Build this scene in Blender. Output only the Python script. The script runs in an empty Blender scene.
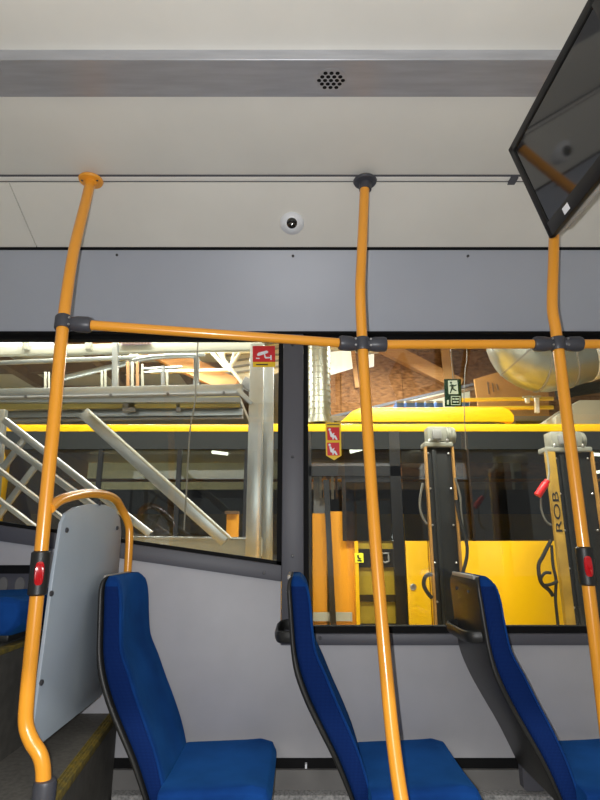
import bpy, bmesh, math, random
from mathutils import Vector, Matrix
random.seed(7)
S = bpy.context.scene
C = S.collection
# ------------------------------------------------------------------ camera, world, exposure
F_PX, PITCH = 540.0, math.radians(14.75)
cam = bpy.data.cameras.new('camera'); cam.sensor_fit = 'VERTICAL'; cam.sensor_height = 36
cam.lens = 36 * F_PX / 800; cam.clip_start = 0.01
co = bpy.data.objects.new('camera', cam); C.objects.link(co)
co.rotation_euler = (math.pi / 2 + PITCH, 0, 0)
S.camera = co
w = bpy.data.worlds.new('world'); S.world = w; w.use_nodes = True
w.node_tree.nodes['Background'].inputs[0].default_value = (0.95, 0.97, 1.0, 1)
w.node_tree.nodes['Background'].inputs[1].default_value = 0.22
vs = S.view_settings
vs.view_transform = 'Standard'; vs.look = 'None'; vs.gamma = 1; vs.use_curve_mapping = False
vs.exposure = 0.0
# the photographer's flash, beside the lens
fl = bpy.data.lights.new('camera_flash', 'POINT'); fl.energy = 108; fl.shadow_soft_size = 0.006; fl.color = (0.985, 0.99, 1.0)
fo = bpy.data.objects.new('camera_flash', fl); C.objects.link(fo); fo.location = (-0.04, -0.005, 0.01)
# ceiling lamps of the hall; middle and right behind the yellow bus are added fill: (x, y, z, length along x)
HALL_LAMPS = [(-2.2, 3.9, 3.3, 2.4), (1.6, 3.9, 3.3, 2.4), (-4.95, 9.2, 3.45, 1.0), (1.5, 8.7, 3.40, 1.6), (-2.4, 7.9, 3.25, 2.0),
              (-3.6, -5.5, 3.5, 2.4), (1.0, -5.5, 3.5, 1.6), (4.2, -5.5, 3.5, 2.4)]
HALL_POWER = 330

ct, st = math.cos(PITCH), math.sin(PITCH)
def ray(x, y):
    u = (400 - y) / F_PX
    return Vector(((x - 300) / F_PX, ct - u * st, st + u * ct))
def P(x, y, Y):
    r = ray(x, y); return r * (Y / r.y)

# ------------------------------------------------------------------ materials
MATS = {}
def mat(name, col, rough=0.5, metal=0.0, var=0.0, scale=8.0, bump=0.0, bscale=60.0, sheen=0.0, emit=None, es=0.0,
        col2=None, stretch=(1, 1, 1), spec=0.5, coat=0.0, ior=None):
    if name in MATS: return MATS[name]
    m = bpy.data.materials.new(name); m.use_nodes = True; MATS[name] = m
    nt = m.node_tree; b = nt.nodes['Principled BSDF']
    b.inputs['Base Color'].default_value = (*col, 1); b.inputs['Roughness'].default_value = rough
    b.inputs['Metallic'].default_value = metal; b.inputs['Specular IOR Level'].default_value = spec
    if ior: b.inputs['IOR'].default_value = ior
    if coat: b.inputs['Coat Weight'].default_value = coat; b.inputs['Coat Roughness'].default_value = 0.15
    if sheen:
        b.inputs['Sheen Weight'].default_value = sheen; b.inputs['Sheen Roughness'].default_value = 0.4
        b.inputs['Sheen Tint'].default_value = (0.05, 0.40, 1, 1)
    if emit: b.inputs['Emission Color'].default_value = (*emit, 1); b.inputs['Emission Strength'].default_value = es
    if var or bump or col2:
        tc = nt.nodes.new('ShaderNodeTexCoord'); mp = nt.nodes.new('ShaderNodeMapping')
        mp.inputs['Scale'].default_value = stretch
        nt.links.new(tc.outputs['Object'], mp.inputs[0])
    if var or col2:
        n = nt.nodes.new('ShaderNodeTexNoise'); n.inputs['Scale'].default_value = scale; n.inputs['Detail'].default_value = 5
        nt.links.new(mp.outputs[0], n.inputs['Vector'])
        rp = nt.nodes.new('ShaderNodeValToRGB')
        c2 = col2 or tuple(min(1, c * (1 + var)) for c in col)
        c1 = col if col2 else tuple(c * (1 - var) for c in col)
        rp.color_ramp.elements[0].position = 0.3; rp.color_ramp.elements[1].position = 0.7
        rp.color_ramp.elements[0].color = (*c1, 1); rp.color_ramp.elements[1].color = (*c2, 1)
        nt.links.new(n.outputs['Fac'], rp.inputs[0]); nt.links.new(rp.outputs[0], b.inputs['Base Color'])
    if bump:
        n2 = nt.nodes.new('ShaderNodeTexNoise'); n2.inputs['Scale'].default_value = bscale; n2.inputs['Detail'].default_value = 3
        nt.links.new(mp.outputs[0], n2.inputs['Vector'])
        bp = nt.nodes.new('ShaderNodeBump'); bp.inputs['Strength'].default_value = bump; bp.inputs['Distance'].default_value = 0.01
        nt.links.new(n2.outputs['Fac'], bp.inputs['Height']); nt.links.new(bp.outputs[0], b.inputs['Normal'])
    return m
def glass_mat(name, tint, ior=1.5, rough=0.0, extra=0.0):
    if name in MATS: return MATS[name]
    m = bpy.data.materials.new(name); m.use_nodes = True; MATS[name] = m
    nt = m.node_tree; nt.nodes.clear()
    o = nt.nodes.new('ShaderNodeOutputMaterial'); mx = nt.nodes.new('ShaderNodeMixShader')
    t = nt.nodes.new('ShaderNodeBsdfTransparent'); t.inputs[0].default_value = (*tint, 1)
    g = nt.nodes.new('ShaderNodeBsdfGlossy'); g.inputs['Roughness'].default_value = rough
    f = nt.nodes.new('ShaderNodeFresnel'); f.inputs['IOR'].default_value = ior
    nt.links.new(f.outputs[0], mx.inputs[0]); nt.links.new(t.outputs[0], mx.inputs[1]); nt.links.new(g.outputs[0], mx.inputs[2])
    nt.links.new(mx.outputs[0], o.inputs[0])
    return m
def srgb(r, g, b):
    f = lambda c: ((c / 255 + 0.055) / 1.055) ** 2.4 if c > 10 else c / 255 / 12.92
    return (f(r), f(g), f(b))

M_CEIL = mat('ceiling_laminate', (0.76, 0.745, 0.695), 0.5, var=0.03, scale=3, bump=0.04, bscale=300)
M_COVE = mat('cove_grey', (0.40, 0.43, 0.50), 0.42, var=0.03, scale=2, bump=0.05, bscale=250)
M_WALL = mat('wall_panel_grey', (0.43, 0.428, 0.452), 0.5, var=0.05, scale=5, bump=0.06, bscale=400)
M_ALU = mat('brushed_aluminium', (0.50, 0.51, 0.55), 0.38, metal=0.55, var=0.10, scale=5, stretch=(1, 8, 8))
M_TRACK = mat('track_aluminium', (0.85, 0.83, 0.79), 0.5)
M_FRAME = mat('frame_dark_grey', (0.085, 0.085, 0.10), 0.5, bump=0.05, bscale=300)
M_BLACK = mat('black_rubber', (0.004, 0.004, 0.0045), 0.75, spec=0.2)
M_BLKP = mat('black_plastic', (0.018, 0.018, 0.017), 0.42, bump=0.1, bscale=400)
M_POLE = mat('orange_pole_paint', (0.90, 0.37, 0.030), 0.3, coat=0.4)
M_CLAMP = mat('clamp_grey', (0.055, 0.057, 0.07), 0.4)
M_SCREW = mat('screw_steel', (0.5, 0.5, 0.52), 0.3, metal=0.9)
M_SCREWD = mat('screw_dark', (0.05, 0.05, 0.055), 0.4)
M_RED = mat('button_red', (0.55, 0.01, 0.015), 0.15, coat=0.6)
M_BLUE = mat('velour_blue', (0.005, 0.033, 0.160), 0.9, sheen=0.18, spec=0.08, col2=(0.008, 0.060, 0.26), scale=6, bump=0.25, bscale=500)
M_FLOOR = mat('vinyl_floor', (0.105, 0.10, 0.09), 0.7, var=0.25, scale=60, bump=0.1, bscale=300)
M_RISER = mat('step_riser', (0.07, 0.066, 0.058), 0.75, var=0.2, scale=25)
M_NOSE = mat('step_nosing_yellow', (0.26, 0.185, 0.02), 0.7, col2=(0.10, 0.085, 0.03), scale=40)
M_PART = mat('partition_grey', (0.37, 0.43, 0.49), 0.4, var=0.04, scale=4)
M_WHITE = mat('white_plastic', (0.8, 0.82, 0.86), 0.35)
M_LENS = mat('lens_black', (0.003, 0.003, 0.004), 0.05, coat=1)
M_SCREEN = mat('screen_glass', (0.012, 0.012, 0.012), 0.06, spec=0.9, ior=1.7)
M_BEZEL = mat('bezel_black', (0.008, 0.008, 0.008), 0.4)
M_SHELL = mat('monitor_shell_grey', (0.36, 0.34, 0.31), 0.4)
M_LEDGE = mat('speckled_ledge', (0.42, 0.41, 0.40), 0.6, col2=(0.12, 0.12, 0.12), scale=90)
M_CHAN = mat('lower_channel_grey', (0.16, 0.155, 0.15), 0.6, var=0.1)
M_SIGNY = mat('sign_yellow', (0.85, 0.55, 0.01), 0.4)
M_SIGNR = mat('sign_red', (0.66, 0.012, 0.018), 0.4)
M_SIGNW = mat('sign_white', (0.85, 0.85, 0.88), 0.4)
M_INK = mat('ink_black', (0.01, 0.01, 0.01), 0.5)
M_PANE = glass_mat('window_glass', (0.90, 0.925, 0.91), 1.5)
# velour side: fine woven grid
def side_fabric():
    m = mat('bolster_navy', (0.006, 0.016, 0.105), 0.9, sheen=0.06, spec=0.05)
    nt = m.node_tree; b = nt.nodes['Principled BSDF']
    tc = nt.nodes.new('ShaderNodeTexCoord'); wv = nt.nodes.new('ShaderNodeTexWave'); wv.inputs['Scale'].default_value = 70
    wv.bands_direction = 'X'; w2 = nt.nodes.new('ShaderNodeTexWave'); w2.inputs['Scale'].default_value = 70; w2.bands_direction = 'Z'
    mu = nt.nodes.new('ShaderNodeMath'); mu.operation = 'MULTIPLY'
    nt.links.new(tc.outputs['Object'], wv.inputs[0]); nt.links.new(tc.outputs['Object'], w2.inputs[0])
    nt.links.new(wv.outputs['Fac'], mu.inputs[0]); nt.links.new(w2.outputs['Fac'], mu.inputs[1])
    rp = nt.nodes.new('ShaderNodeValToRGB'); rp.color_ramp.elements[0].color = (0.004, 0.014, 0.085, 1); rp.color_ramp.elements[1].color = (0.010, 0.042, 0.18, 1)
    nt.links.new(mu.outputs[0], rp.inputs[0]); nt.links.new(rp.outputs[0], b.inputs['Base Color'])
    return m
M_SIDE = side_fabric()
# hall
M_BUSY = mat('bus_yellow', (0.88, 0.49, 0.0), 0.4, coat=0.1)
M_BUSO = mat('bus_inner_orange', (0.72, 0.30, 0.010), 0.45)
M_BUSG = glass_mat('bus_tinted_glass', (0.60, 0.62, 0.57), 1.75)
M_BUSB = mat('bus_black_trim', (0.012, 0.012, 0.013), 0.25)
M_BUSIN = mat('bus_interior_dark', (0.06, 0.06, 0.06), 0.7, var=0.5, scale=3)
M_GREY = mat('mid_grey_metal', (0.22, 0.22, 0.22), 0.5)
M_GALV = mat('galvanised_steel', (0.36, 0.38, 0.34), 0.36, metal=0.8, var=0.1, scale=6)
M_SCAF = mat('scaffold_aluminium', (0.37, 0.385, 0.38), 0.35, metal=0.75, var=0.08, scale=7)
M_OSB = mat('osb_board', (0.115, 0.048, 0.018), 0.85, spec=0.1, col2=(0.33, 0.165, 0.07), scale=9, stretch=(1, 1, 2.6))
M_WOOD = mat('glulam_wood', (0.42, 0.20, 0.065), 0.65, col2=(0.56, 0.30, 0.11), scale=10, stretch=(0.4, 1, 6))
M_PLY = mat('plywood_tan', (0.46, 0.24, 0.07), 0.7, var=0.12, scale=5)
M_BEIGE = mat('hall_wall_beige', (0.55, 0.50, 0.34), 0.85, var=0.08, scale=2)
M_ROOFW = mat('hall_roof_cream', (0.62, 0.59, 0.48), 0.7, var=0.05, scale=4)
M_BROWN = mat('dark_brown_timber', (0.11, 0.065, 0.035), 0.8, col2=(0.20, 0.12, 0.06), scale=6)
M_CREAM = mat('cream_steel', (0.42, 0.41, 0.335), 0.5)
M_COPPER = mat('copper_pipe', (0.55, 0.30, 0.14), 0.35, metal=0.5)
M_YEL = mat('gas_pipe_yellow', (0.75, 0.50, 0.03), 0.5)
M_COLD = mat('lift_dark_steel', (0.011, 0.012, 0.012), 0.45, spec=0.25, var=0.2, scale=4)
M_COLO = mat('lift_rusty_orange', (0.30, 0.15, 0.03), 0.5, var=0.15, scale=9)
M_MOTOR = mat('motor_grey', (0.26, 0.26, 0.22), 0.5, var=0.1, scale=10)
M_HOSE = mat('hose_black', (0.008, 0.008, 0.008), 0.4)
M_WIRE = mat('wire_grey', (0.11, 0.105, 0.09), 0.5)
M_GREEN = mat('sign_green', (0.001, 0.020, 0.008), 0.9, spec=0.05)
M_GREENW = mat('sign_pale', (0.36, 0.44, 0.37), 0.4)
M_CONC = mat('concrete_floor', (0.45, 0.43, 0.38), 0.7, var=0.15, scale=3)
M_LAMP = mat('lamp_tube', (1, 1, 1), 0.5, emit=(1, 0.98, 0.9), es=7)
M_SKYL = mat('skylight_panel', (0.9, 0.9, 0.9), 0.5, emit=(1, 1, 0.97), es=0.7)
M_BLUEB = mat('blue_box', (0.05, 0.11, 0.30), 0.5)
M_PURP = mat('purple_strip', (0.40, 0.28, 0.36), 0.6)

# ------------------------------------------------------------------ mesh helpers
class MB:
    def __init__(s): s.v = []; s.f = []; s.m = []
    def add(s, vs, fs, mi=0):
        n = len(s.v); s.v += [Vector(p) for p in vs]; s.f += [tuple(i + n for i in f) for f in fs]; s.m += [mi] * len(fs); return s
    def box(s, a, b, mi=0):
        (x0, y0, z0), (x1, y1, z1) = a, b
        x0, x1 = min(x0, x1), max(x0, x1); y0, y1 = min(y0, y1), max(y0, y1); z0, z1 = min(z0, z1), max(z0, z1)
        return s.add([(x0,y0,z0),(x1,y0,z0),(x1,y1,z0),(x0,y1,z0),(x0,y0,z1),(x1,y0,z1),(x1,y1,z1),(x0,y1,z1)],
                     [(0,3,2,1),(4,5,6,7),(0,1,5,4),(1,2,6,5),(2,3,7,6),(3,0,4,7)], mi)
    def prism(s, poly, axis, a, b, mi=0):
        """poly: 2-D points; axis 'y' -> (x,z), 'x' -> (y,z), 'z' -> (x,y)"""
        n = len(poly)
        def mk(p, t): return {'y': (p[0], t, p[1]), 'x': (t, p[0], p[1]), 'z': (p[0], p[1], t)}[axis]
        vs = [mk(p, a) for p in poly] + [mk(p, b) for p in poly]
        fs = [tuple(range(n)), tuple(range(2 * n - 1, n - 1, -1))] + [(i, i + n, (i + 1) % n + n, (i + 1) % n) for i in range(n)]
        return s.add(vs, fs, mi)
    def tube(s, path, r, n=12, caps=True, mi=0, closed=False, squash=None):
        path = [Vector(p) for p in path]; rs = r if isinstance(r, (list, tuple)) else [r] * len(path)
        vs = []; prev = None
        for i, p in enumerate(path):
            if closed: t = path[(i + 1) % len(path)] - path[i - 1]
            else: t = path[min(i + 1, len(path) - 1)] - path[max(i - 1, 0)]
            t.normalize()
            if prev is None:
                u = Vector((0, 0, 1)) if abs(t.z) < 0.9 else Vector((0, 1, 0))
            else: u = prev
            u = (u - t * u.dot(t)).normalized(); prev = u; k = t.cross(u)
            for j in range(n):
                a = 2 * math.pi * j / n
                d = u * math.cos(a) * (squash or 1) + k * math.sin(a)
                vs.append(p + d * rs[i])
        L = len(path); fs = []
        for i in range(L if closed else L - 1):
            for j in range(n):
                i2 = (i + 1) % L
                fs.append((i * n + j, i * n + (j + 1) % n, i2 * n + (j + 1) % n, i2 * n + j))
        if caps and not closed: fs += [tuple(range(n - 1, -1, -1)), tuple((L - 1) * n + j for j in range(n))]
        return s.add(vs, fs, mi)
    def bar(s, a, b, w, h, up=(0, 0, 1), mi=0):
        a, b = Vector(a), Vector(b); t = (b - a).normalized(); u = Vector(up)
        if abs(t.dot(u)) > 0.95: u = Vector((0, 1, 0))
        k = t.cross(u).normalized(); u = k.cross(t)
        vs = []
        for p in (a, b):
            for sx, sy in ((-1, -1), (1, -1), (1, 1), (-1, 1)): vs.append(p + k * (w / 2 * sx) + u * (h / 2 * sy))
        return s.add(vs, [(0,1,2,3),(7,6,5,4),(0,4,5,1),(1,5,6,2),(2,6,7,3),(3,7,4,0)], mi)
    def lathe(s, prof, c, axis, n=24, mi=0):
        c = Vector(c); t = Vector(axis).normalized(); u = Vector((0, 0, 1)) if abs(t.z) < 0.9 else Vector((1, 0, 0))
        u = (u - t * u.dot(t)).normalized(); k = t.cross(u); vs = []
        for r, h in prof:
            for j in range(n):
                a = 2 * math.pi * j / n; vs.append(c + t * h + (u * math.cos(a) + k * math.sin(a)) * max(r, 1e-5))
        fs = [(i * n + j, i * n + (j + 1) % n, (i + 1) * n + (j + 1) % n, (i + 1) * n + j) for i in range(len(prof) - 1) for j in range(n)]
        fs += [tuple(range(n - 1, -1, -1)), tuple((len(prof) - 1) * n + j for j in range(n))]
        return s.add(vs, fs, mi)
OFF = {}
def finish(o, label, cat, group, kind):
    if label: o['label'] = label
    if cat: o['category'] = cat
    if group: o['group'] = group
    if kind: o['kind'] = kind
def obj(name, mb, mats, parent=None, bevel=0.0, smooth=True, label=None, cat=None, group=None, kind=None, seg=2, subsurf=0, angle=35):
    me = bpy.data.meshes.new(name)
    if parent is not None: off = OFF[parent]
    else:
        xs = [v.x for v in mb.v]; ys = [v.y for v in mb.v]; zs = [v.z for v in mb.v]
        off = Vector(((min(xs) + max(xs)) / 2, (min(ys) + max(ys)) / 2, min(zs)))
    me.from_pydata([v - off for v in mb.v], [], mb.f)
    for m in (mats if isinstance(mats, list) else [mats]): me.materials.append(m)
    me.polygons.foreach_set('material_index', mb.m)
    bm = bmesh.new(); bm.from_mesh(me); bmesh.ops.recalc_face_normals(bm, faces=bm.faces)
    if bevel:
        es = [e for e in bm.edges if len(e.link_faces) == 2 and e.calc_face_angle(0) > 0.6]
        bmesh.ops.bevel(bm, geom=es, offset=bevel, segments=seg, profile=0.5, affect='EDGES', clamp_overlap=True)
    bm.to_mesh(me); bm.free()
    if smooth:
        me.shade_smooth(); me.set_sharp_from_angle(angle=math.radians(angle))
    o = bpy.data.objects.new(name, me); C.objects.link(o)
    if parent is not None: o.parent = parent; OFF[o] = off
    else: o.location = off; OFF[o] = off
    if subsurf:
        sm = o.modifiers.new('sub', 'SUBSURF'); sm.levels = subsurf; sm.render_levels = subsurf
    finish(o, label, cat, group, kind)
    return o
def thing(name, loc, label, cat, group=None, kind=None):
    o = bpy.data.objects.new(name, None); C.objects.link(o); o.location = loc; o.empty_display_size = 0.1
    OFF[o] = Vector(loc); finish(o, label, cat, group, kind); return o
def copy_tree(o, parent=None):
    c = o.copy(); C.objects.link(c); c.parent = parent
    for ch in [k for k in bpy.data.objects if k.parent == o]: copy_tree(ch, c)
    return c
def spread(o, points, p0):
    """copies of piece o (built at p0) at the other points, sharing its mesh"""
    for q in points:
        c = o.copy(); C.objects.link(c); c.location = o.location + (Vector(q) - Vector(p0))
def bez(pts, n=10):
    """Catmull-Rom through the points"""
    pts = [Vector(p) for p in pts]; out = []
    for i in range(len(pts) - 1):
        p0 = pts[max(i - 1, 0)]; p1 = pts[i]; p2 = pts[i + 1]; p3 = pts[min(i + 2, len(pts) - 1)]
        for k in range(n):
            t = k / n
            out.append(0.5 * ((2 * p1) + (p2 - p0) * t + (2 * p0 - 5 * p1 + 4 * p2 - p3) * t * t + (3 * p1 - p0 - 3 * p2 + p3) * t ** 3))
    out.append(pts[-1]); return out
def rrect(x0, z0, x1, z1, r, n=5):
    out = []
    for cx, cz, a0 in ((x1 - r, z1 - r, 0), (x0 + r, z1 - r, 90), (x0 + r, z0 + r, 180), (x1 - r, z0 + r, 270)):
        for k in range(n + 1):
            a = math.radians(a0 + 90 * k / n); out.append((cx + r * math.cos(a), cz + r * math.sin(a)))
    return out
def letters(txt, size, depth=0.002):
    cu = bpy.data.curves.new('t', 'FONT'); cu.body = txt; cu.size = size; cu.extrude = depth; cu.align_x = 'CENTER'; cu.align_y = 'CENTER'
    t = bpy.data.objects.new('t', cu); C.objects.link(t)
    bpy.context.view_layer.update()
    me = bpy.data.meshes.new_from_object(t.evaluated_get(bpy.context.evaluated_depsgraph_get()))
    mb = MB().add([v.co.copy() for v in me.vertices], [tuple(p.vertices) for p in me.polygons])
    bpy.data.objects.remove(t); bpy.data.curves.remove(cu); bpy.data.meshes.remove(me)
    return mb
# ------------------------------------------------------------------ the bus we are in: shell
YW = 2.60                      # inner face of the window wall
XL, XR = -2.9, 2.9
def ZW(y, Y=YW): return P(300, y, Y).z
def XW(x, y, Y=YW): return P(x, y, Y).x
SILL_R, PAN_R, TOP = ZW(632.5), ZW(645), ZW(334)
PX0, PX1 = XW(282.5, 450), XW(303.5, 450)       # pillar between the windows
def sill_left(X):  # glass bottom of the left window, sloping
    a = P(0, 527, YW); b = P(280, 567, YW); return a.z + (X - a.x) * (b.z - a.z) / (b.x - a.x)
FB = 0.058                                       # height of the frame band
zb_floor, zt_band = ZW(758), ZW(758)

wf = thing('wall_far', (0, YW, -1.5), 'light grey window wall of the bus under the windows', 'wall', kind='structure')
lo = MB().prism([(XL, ZW(758)), (XR, ZW(758)), (XR, PAN_R), (PX0 - .002, PAN_R), (PX0 - .002, sill_left(PX0) - FB), (XL, sill_left(XL) - FB)], 'y', YW, YW + 0.03)
obj('lower_panel', lo, M_WALL, wf, bevel=0.002)
obj('black_groove', MB().box((XL, YW + 0.005, ZW(770)), (XR, YW + .03, ZW(758))), M_BLACK, wf)
obj('groove_lip', MB().box((XL, YW - 0.012, ZW(771)), (XR, YW + .03, ZW(769))), M_CHAN, wf)
obj('kick_panel', MB().box((XL, YW - 0.01, ZW(797)), (XR, YW + .03, ZW(771))), M_CHAN, wf)
obj('speckled_ledge', MB().box((-.77, YW - 0.06, ZW(820)), (XR, YW + .03, P(300, 795.5, YW - .06).z)), M_LEDGE, wf, bevel=0.004)
obj('bottom_panel', MB().box((XL, YW, -1.5), (XR, YW + .03, ZW(815))), M_CHAN, wf)
obj('outer_skin', MB().box((XL, YW + .06, -1.3), (XR, YW + .1, SILL_R - .05)), M_BUSY, wf)
# dark service panel at the far left under the window
X9 = XW(36, 570)
obj('black_shelf', MB().box((XL, YW - .05, ZW(573)), (X9, YW, ZW(565))), M_BLACK, wf)
sp = obj('service_panel', MB().box((XL, YW - .02, ZW(640)), (X9, YW, ZW(573))), M_FRAME, wf)
for cx in (3, 20, -20):
    c = P(cx, 585, YW - .021); obj('oval_recess', MB().prism([(c.x + .022 * math.cos(a), c.z + .035 * math.sin(a)) for a in [k * math.pi / 8 for k in range(16)]], 'y', YW - .024, YW - .015), M_CHAN, sp)
# screw on the white dot in the groove
c = P(306, 765, YW); obj('groove_clip', MB().box((c.x - .004, YW - .016, c.z - .008), (c.x + .004, YW + .01, c.z + .008)), M_WHITE, wf)

# windows
def window(name, poly, label):
    t = thing(name, (sum(p[0] for p in poly) / len(poly), YW, min(p[1] for p in poly)), label, 'window', kind='structure')
    obj('pane', MB().prism(poly, 'y', YW + .040, YW + .046), M_PANE, t, smooth=False)
    n = len(poly); cx = sum(p[0] for p in poly) / n; cz = sum(p[1] for p in poly) / n
    g = MB()
    for i in range(n):                                    # gasket strips along each side
        a, b = Vector(poly[i]), Vector(poly[(i + 1) % n]); d = (b - a).normalized(); nn = Vector((-d.y, d.x))
        if nn.dot(Vector((cx, cz)) - a) < 0: nn = -nn
        q = [a - nn * .01 - d * .01, b - nn * .01 + d * .01, b + nn * .024 + d * -.0, a + nn * .024]
        g.prism([tuple(p) for p in q], 'y', YW + .012, YW + .058)
    obj('gasket', g, M_BLACK, t)
    return t
w1 = window('window_1', [(XL, TOP), (PX0, TOP), (PX0, sill_left(PX0)), (XL, sill_left(XL))], 'left bus window with sloping lower edge, garage behind it')
w2 = window('window_2', [(PX1, TOP), (XR, TOP), (XR, SILL_R), (PX1, SILL_R)], 'right bus window with level sill, yellow bus behind it')
tr = thing('trim_1', (0, YW, SILL_R), 'dark grey pillar and sill frame between the two windows', 'window frame', kind='structure')
obj('pillar', MB().box((PX0, YW - .012, PAN_R), (PX1, YW + .05, TOP + .05)), M_FRAME, tr, bevel=0.004)
obj('sill_frame', MB().box((PX1, YW - .012, PAN_R), (XR, YW + .05, ZW(633.5))), M_FRAME, tr, bevel=0.004)
zl = lambda X: sill_left(X) + .008
obj('sloping_sill_frame', MB().prism([(XL, zl(XL)), (PX0, zl(PX0)), (PX0, zl(PX0) - FB - .012), (XL, zl(XL) - FB - .012)], 'y', YW - .012, YW + .05), M_FRAME, tr, bevel=0.003)
pts = [P(x, y, YW - .012) for x, y in ((292.5, 345), (292.5, 457), (292.5, 556), (290, 640), (264, 573), (470, 638), (320, 638))]
b0 = obj('screw', MB().lathe([(.007, .0), (.007, -.003), (.004, -.006)], pts[0], (0, 1, 0), 12), M_SCREWD, tr)
spread(b0, pts[1:], pts[0])

# cove panel and ceiling
wc = thing('wall_upper', (0, 2.5, TOP), 'blue-grey cove panel above the windows with screws', 'wall', kind='structure')
cb, ctp = P(300, 333, 2.59), P(300, 248.2, 2.42)
obj('black_recess', MB().box((XL, 2.575, TOP - .005), (XR, 2.66, cb.z + .004)), M_BLACK, wc)
# slightly curved cove
prof = []
for k in range(9):
    t = k / 8; y = cb.y + (ctp.y - cb.y) * t + 0.018 * math.sin(t * math.pi); prof.append((y, cb.z + (ctp.z - cb.z) * t))
prof = [(cb.y + .015, cb.z + .02), (cb.y + .008, cb.z + .002)] + prof[0:]
back = [(p[0] + .03, p[1]) for p in reversed(prof)]
obj('cove_panel', MB().prism(prof + back, 'x', XL, XR), M_COVE, wc)
pts = [P(x, y, 2.437) for x, y in ((117, 255), (293, 256), (468, 256), (-60, 255))]
b0 = obj('screw', MB().lathe([(.007, .004), (.007, -.002), (.004, -.004)], pts[0], (0, 1, .3), 12), M_SCREWD, wc)
spread(b0, pts[1:], pts[0])

ce = thing('ceiling', (0, 1.2, 1.5), 'off-white bus ceiling of smooth laminate panels', 'ceiling', kind='structure')
A = P(300, 247, 2.40); B = P(300, 183, 2.10); ZC = B.z + .012
def slope_panel(x0, x1, skew0=0):
    n = Vector((0, B.z - A.z, -(B.y - A.y))).normalized() * .02
    mb = MB(); v = [(x0, A.y, A.z), (x1, A.y, A.z), (x1, B.y, B.z), (x0, B.y, B.z)]
    v2 = [(p[0], p[1] + .008, p[2] + .02) for p in v]
    mb.add(v + v2, [(0,1,2,3),(7,6,5,4),(0,4,5,1),(1,5,6,2),(2,6,7,3),(3,7,4,0)])
    return mb
XS = P(24, 214, 2.25).x
obj('ceiling_panel', slope_panel(XL, XS - .002), M_CEIL, ce)
obj('ceiling_panel', slope_panel(XS + .002, XR), M_CEIL, ce)
obj('dark_gap', MB().box((XL, A.y + .0, A.z - .003), (XR, A.y + .08, A.z + .03)), M_BLACK, ce)
obj('joint_backing', MB().prism([(A.y, A.z + .024), (B.y, B.z + .024), (B.y, B.z + .034), (A.y, A.z + .034)], 'x', XL, XR), M_FRAME, ce)
D0, D1 = P(300, 97, 1.60), P(300, 59.5, 1.43)
obj('ceiling_panel', MB().box((XL, D0.y - .04, ZC), (XR, B.y - .03, ZC + .03)), M_CEIL, ce)
obj('ceiling_panel', MB().box((XL, -.8, ZC - .006), (XR, D1.y + .02, ZC + .03)), M_CEIL, ce)
obj('roof_skin', MB().box((XL, -.9, ZC + .06), (XR, YW + .1, ZC + .14)), M_BUSY, ce)
# handrail track
tk = obj('handrail_track', MB().box((XL, B.y - .035, ZC - .008), (XR, B.y + .012, ZC + .03)), M_TRACK, ce, bevel=.002)
obj('track_groove', MB().box((XL, B.y - .008, ZC - .0095), (XR, B.y - .003, ZC)), M_FRAME, tk)
obj('track_groove', MB().box((XL, B.y - .042, ZC - .006), (XR, B.y - .034, ZC + .02)), M_FRAME, tk)
# aluminium air duct profile: far edge D0, near edge D1, with a bright lip
dp = [(D0.y, D0.z - .0), (D0.y + .004, ZC + .03), (D1.y - .004, ZC + .03), (D1.y - .004, D1.z - .002), (D1.y - .001, D1.z - .005), (D1.y + .006, D1.z - .001)]
du = obj('air_duct_profile', MB().prism(dp, 'x', XL, XR), M_ALU, ce, bevel=.002)

# speaker grilles (perforated plates) on the duct
def on_duct(x, y):
    r = ray(x, y); a = Vector((0, D0.y, D0.z)); b = Vector((0, D1.y + .006, D1.z - .001))
    d = b - a; n = Vector((0, d.z, -d.y)).normalized()
    if n.z > 0: n = -n
    t = a.dot(n) / r.dot(n); return r * t, n, d.normalized()
def speaker(px, py, label):
    c, n, d = on_duct(px, py)
    t = thing('speaker_grille', c, label, 'speaker', group='speaker grilles in the aluminium duct')
    ex = Vector((1, 0, 0)); R = .050
    obj('plate', MB().lathe([(R + .004, -.004), (R + .004, .0006), (R, .0016)], c, n, 32), M_ALU, t)
    hm = None; holes = []
    for j in range(-4, 5):
        for i in range(-4, 5):
            p = ex * ((i + (.5 if j % 2 else 0)) * .0205) + d * (j * .0165)
            if p.length < R - .004: holes.append(c + p)
    first = obj('hole', MB().lathe([(.0074, -.002), (.0074, .0024)], holes[0], n, 10), M_BLACK, t, smooth=False)
    spread(first, holes[1:], holes[0])
    return t
speaker(331, 80, 'round perforated speaker grille in the middle of the ceiling duct')
speaker(-16, 68, 'round perforated speaker grille at the left end of the ceiling duct')

# near side of the bus, behind the camera
wn = thing('wall_near', (0, -.8, -1.5), 'light grey door-side wall of the bus', 'wall', kind='structure')
obj('lower_panel', MB().box((XL, -.86, -1.5), (XR, -.8, -.35)), M_BLKP, wn)
obj('upper_panel', MB().box((XL, -.86, 1.0), (XR, -.8, ZC + .05)), M_FRAME, wn)
for x in (-2.9, -1.2, .5, 2.2): obj('pillar', MB().box((x, -.86, -.36), (x + .1, -.8, 1.01)), M_FRAME, wn)
obj('inner_orange_post', MB().tube([(-.45, -.6, -1.4), (-.45, -.6, 1.5)], .018, 12), M_POLE, wn)

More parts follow.
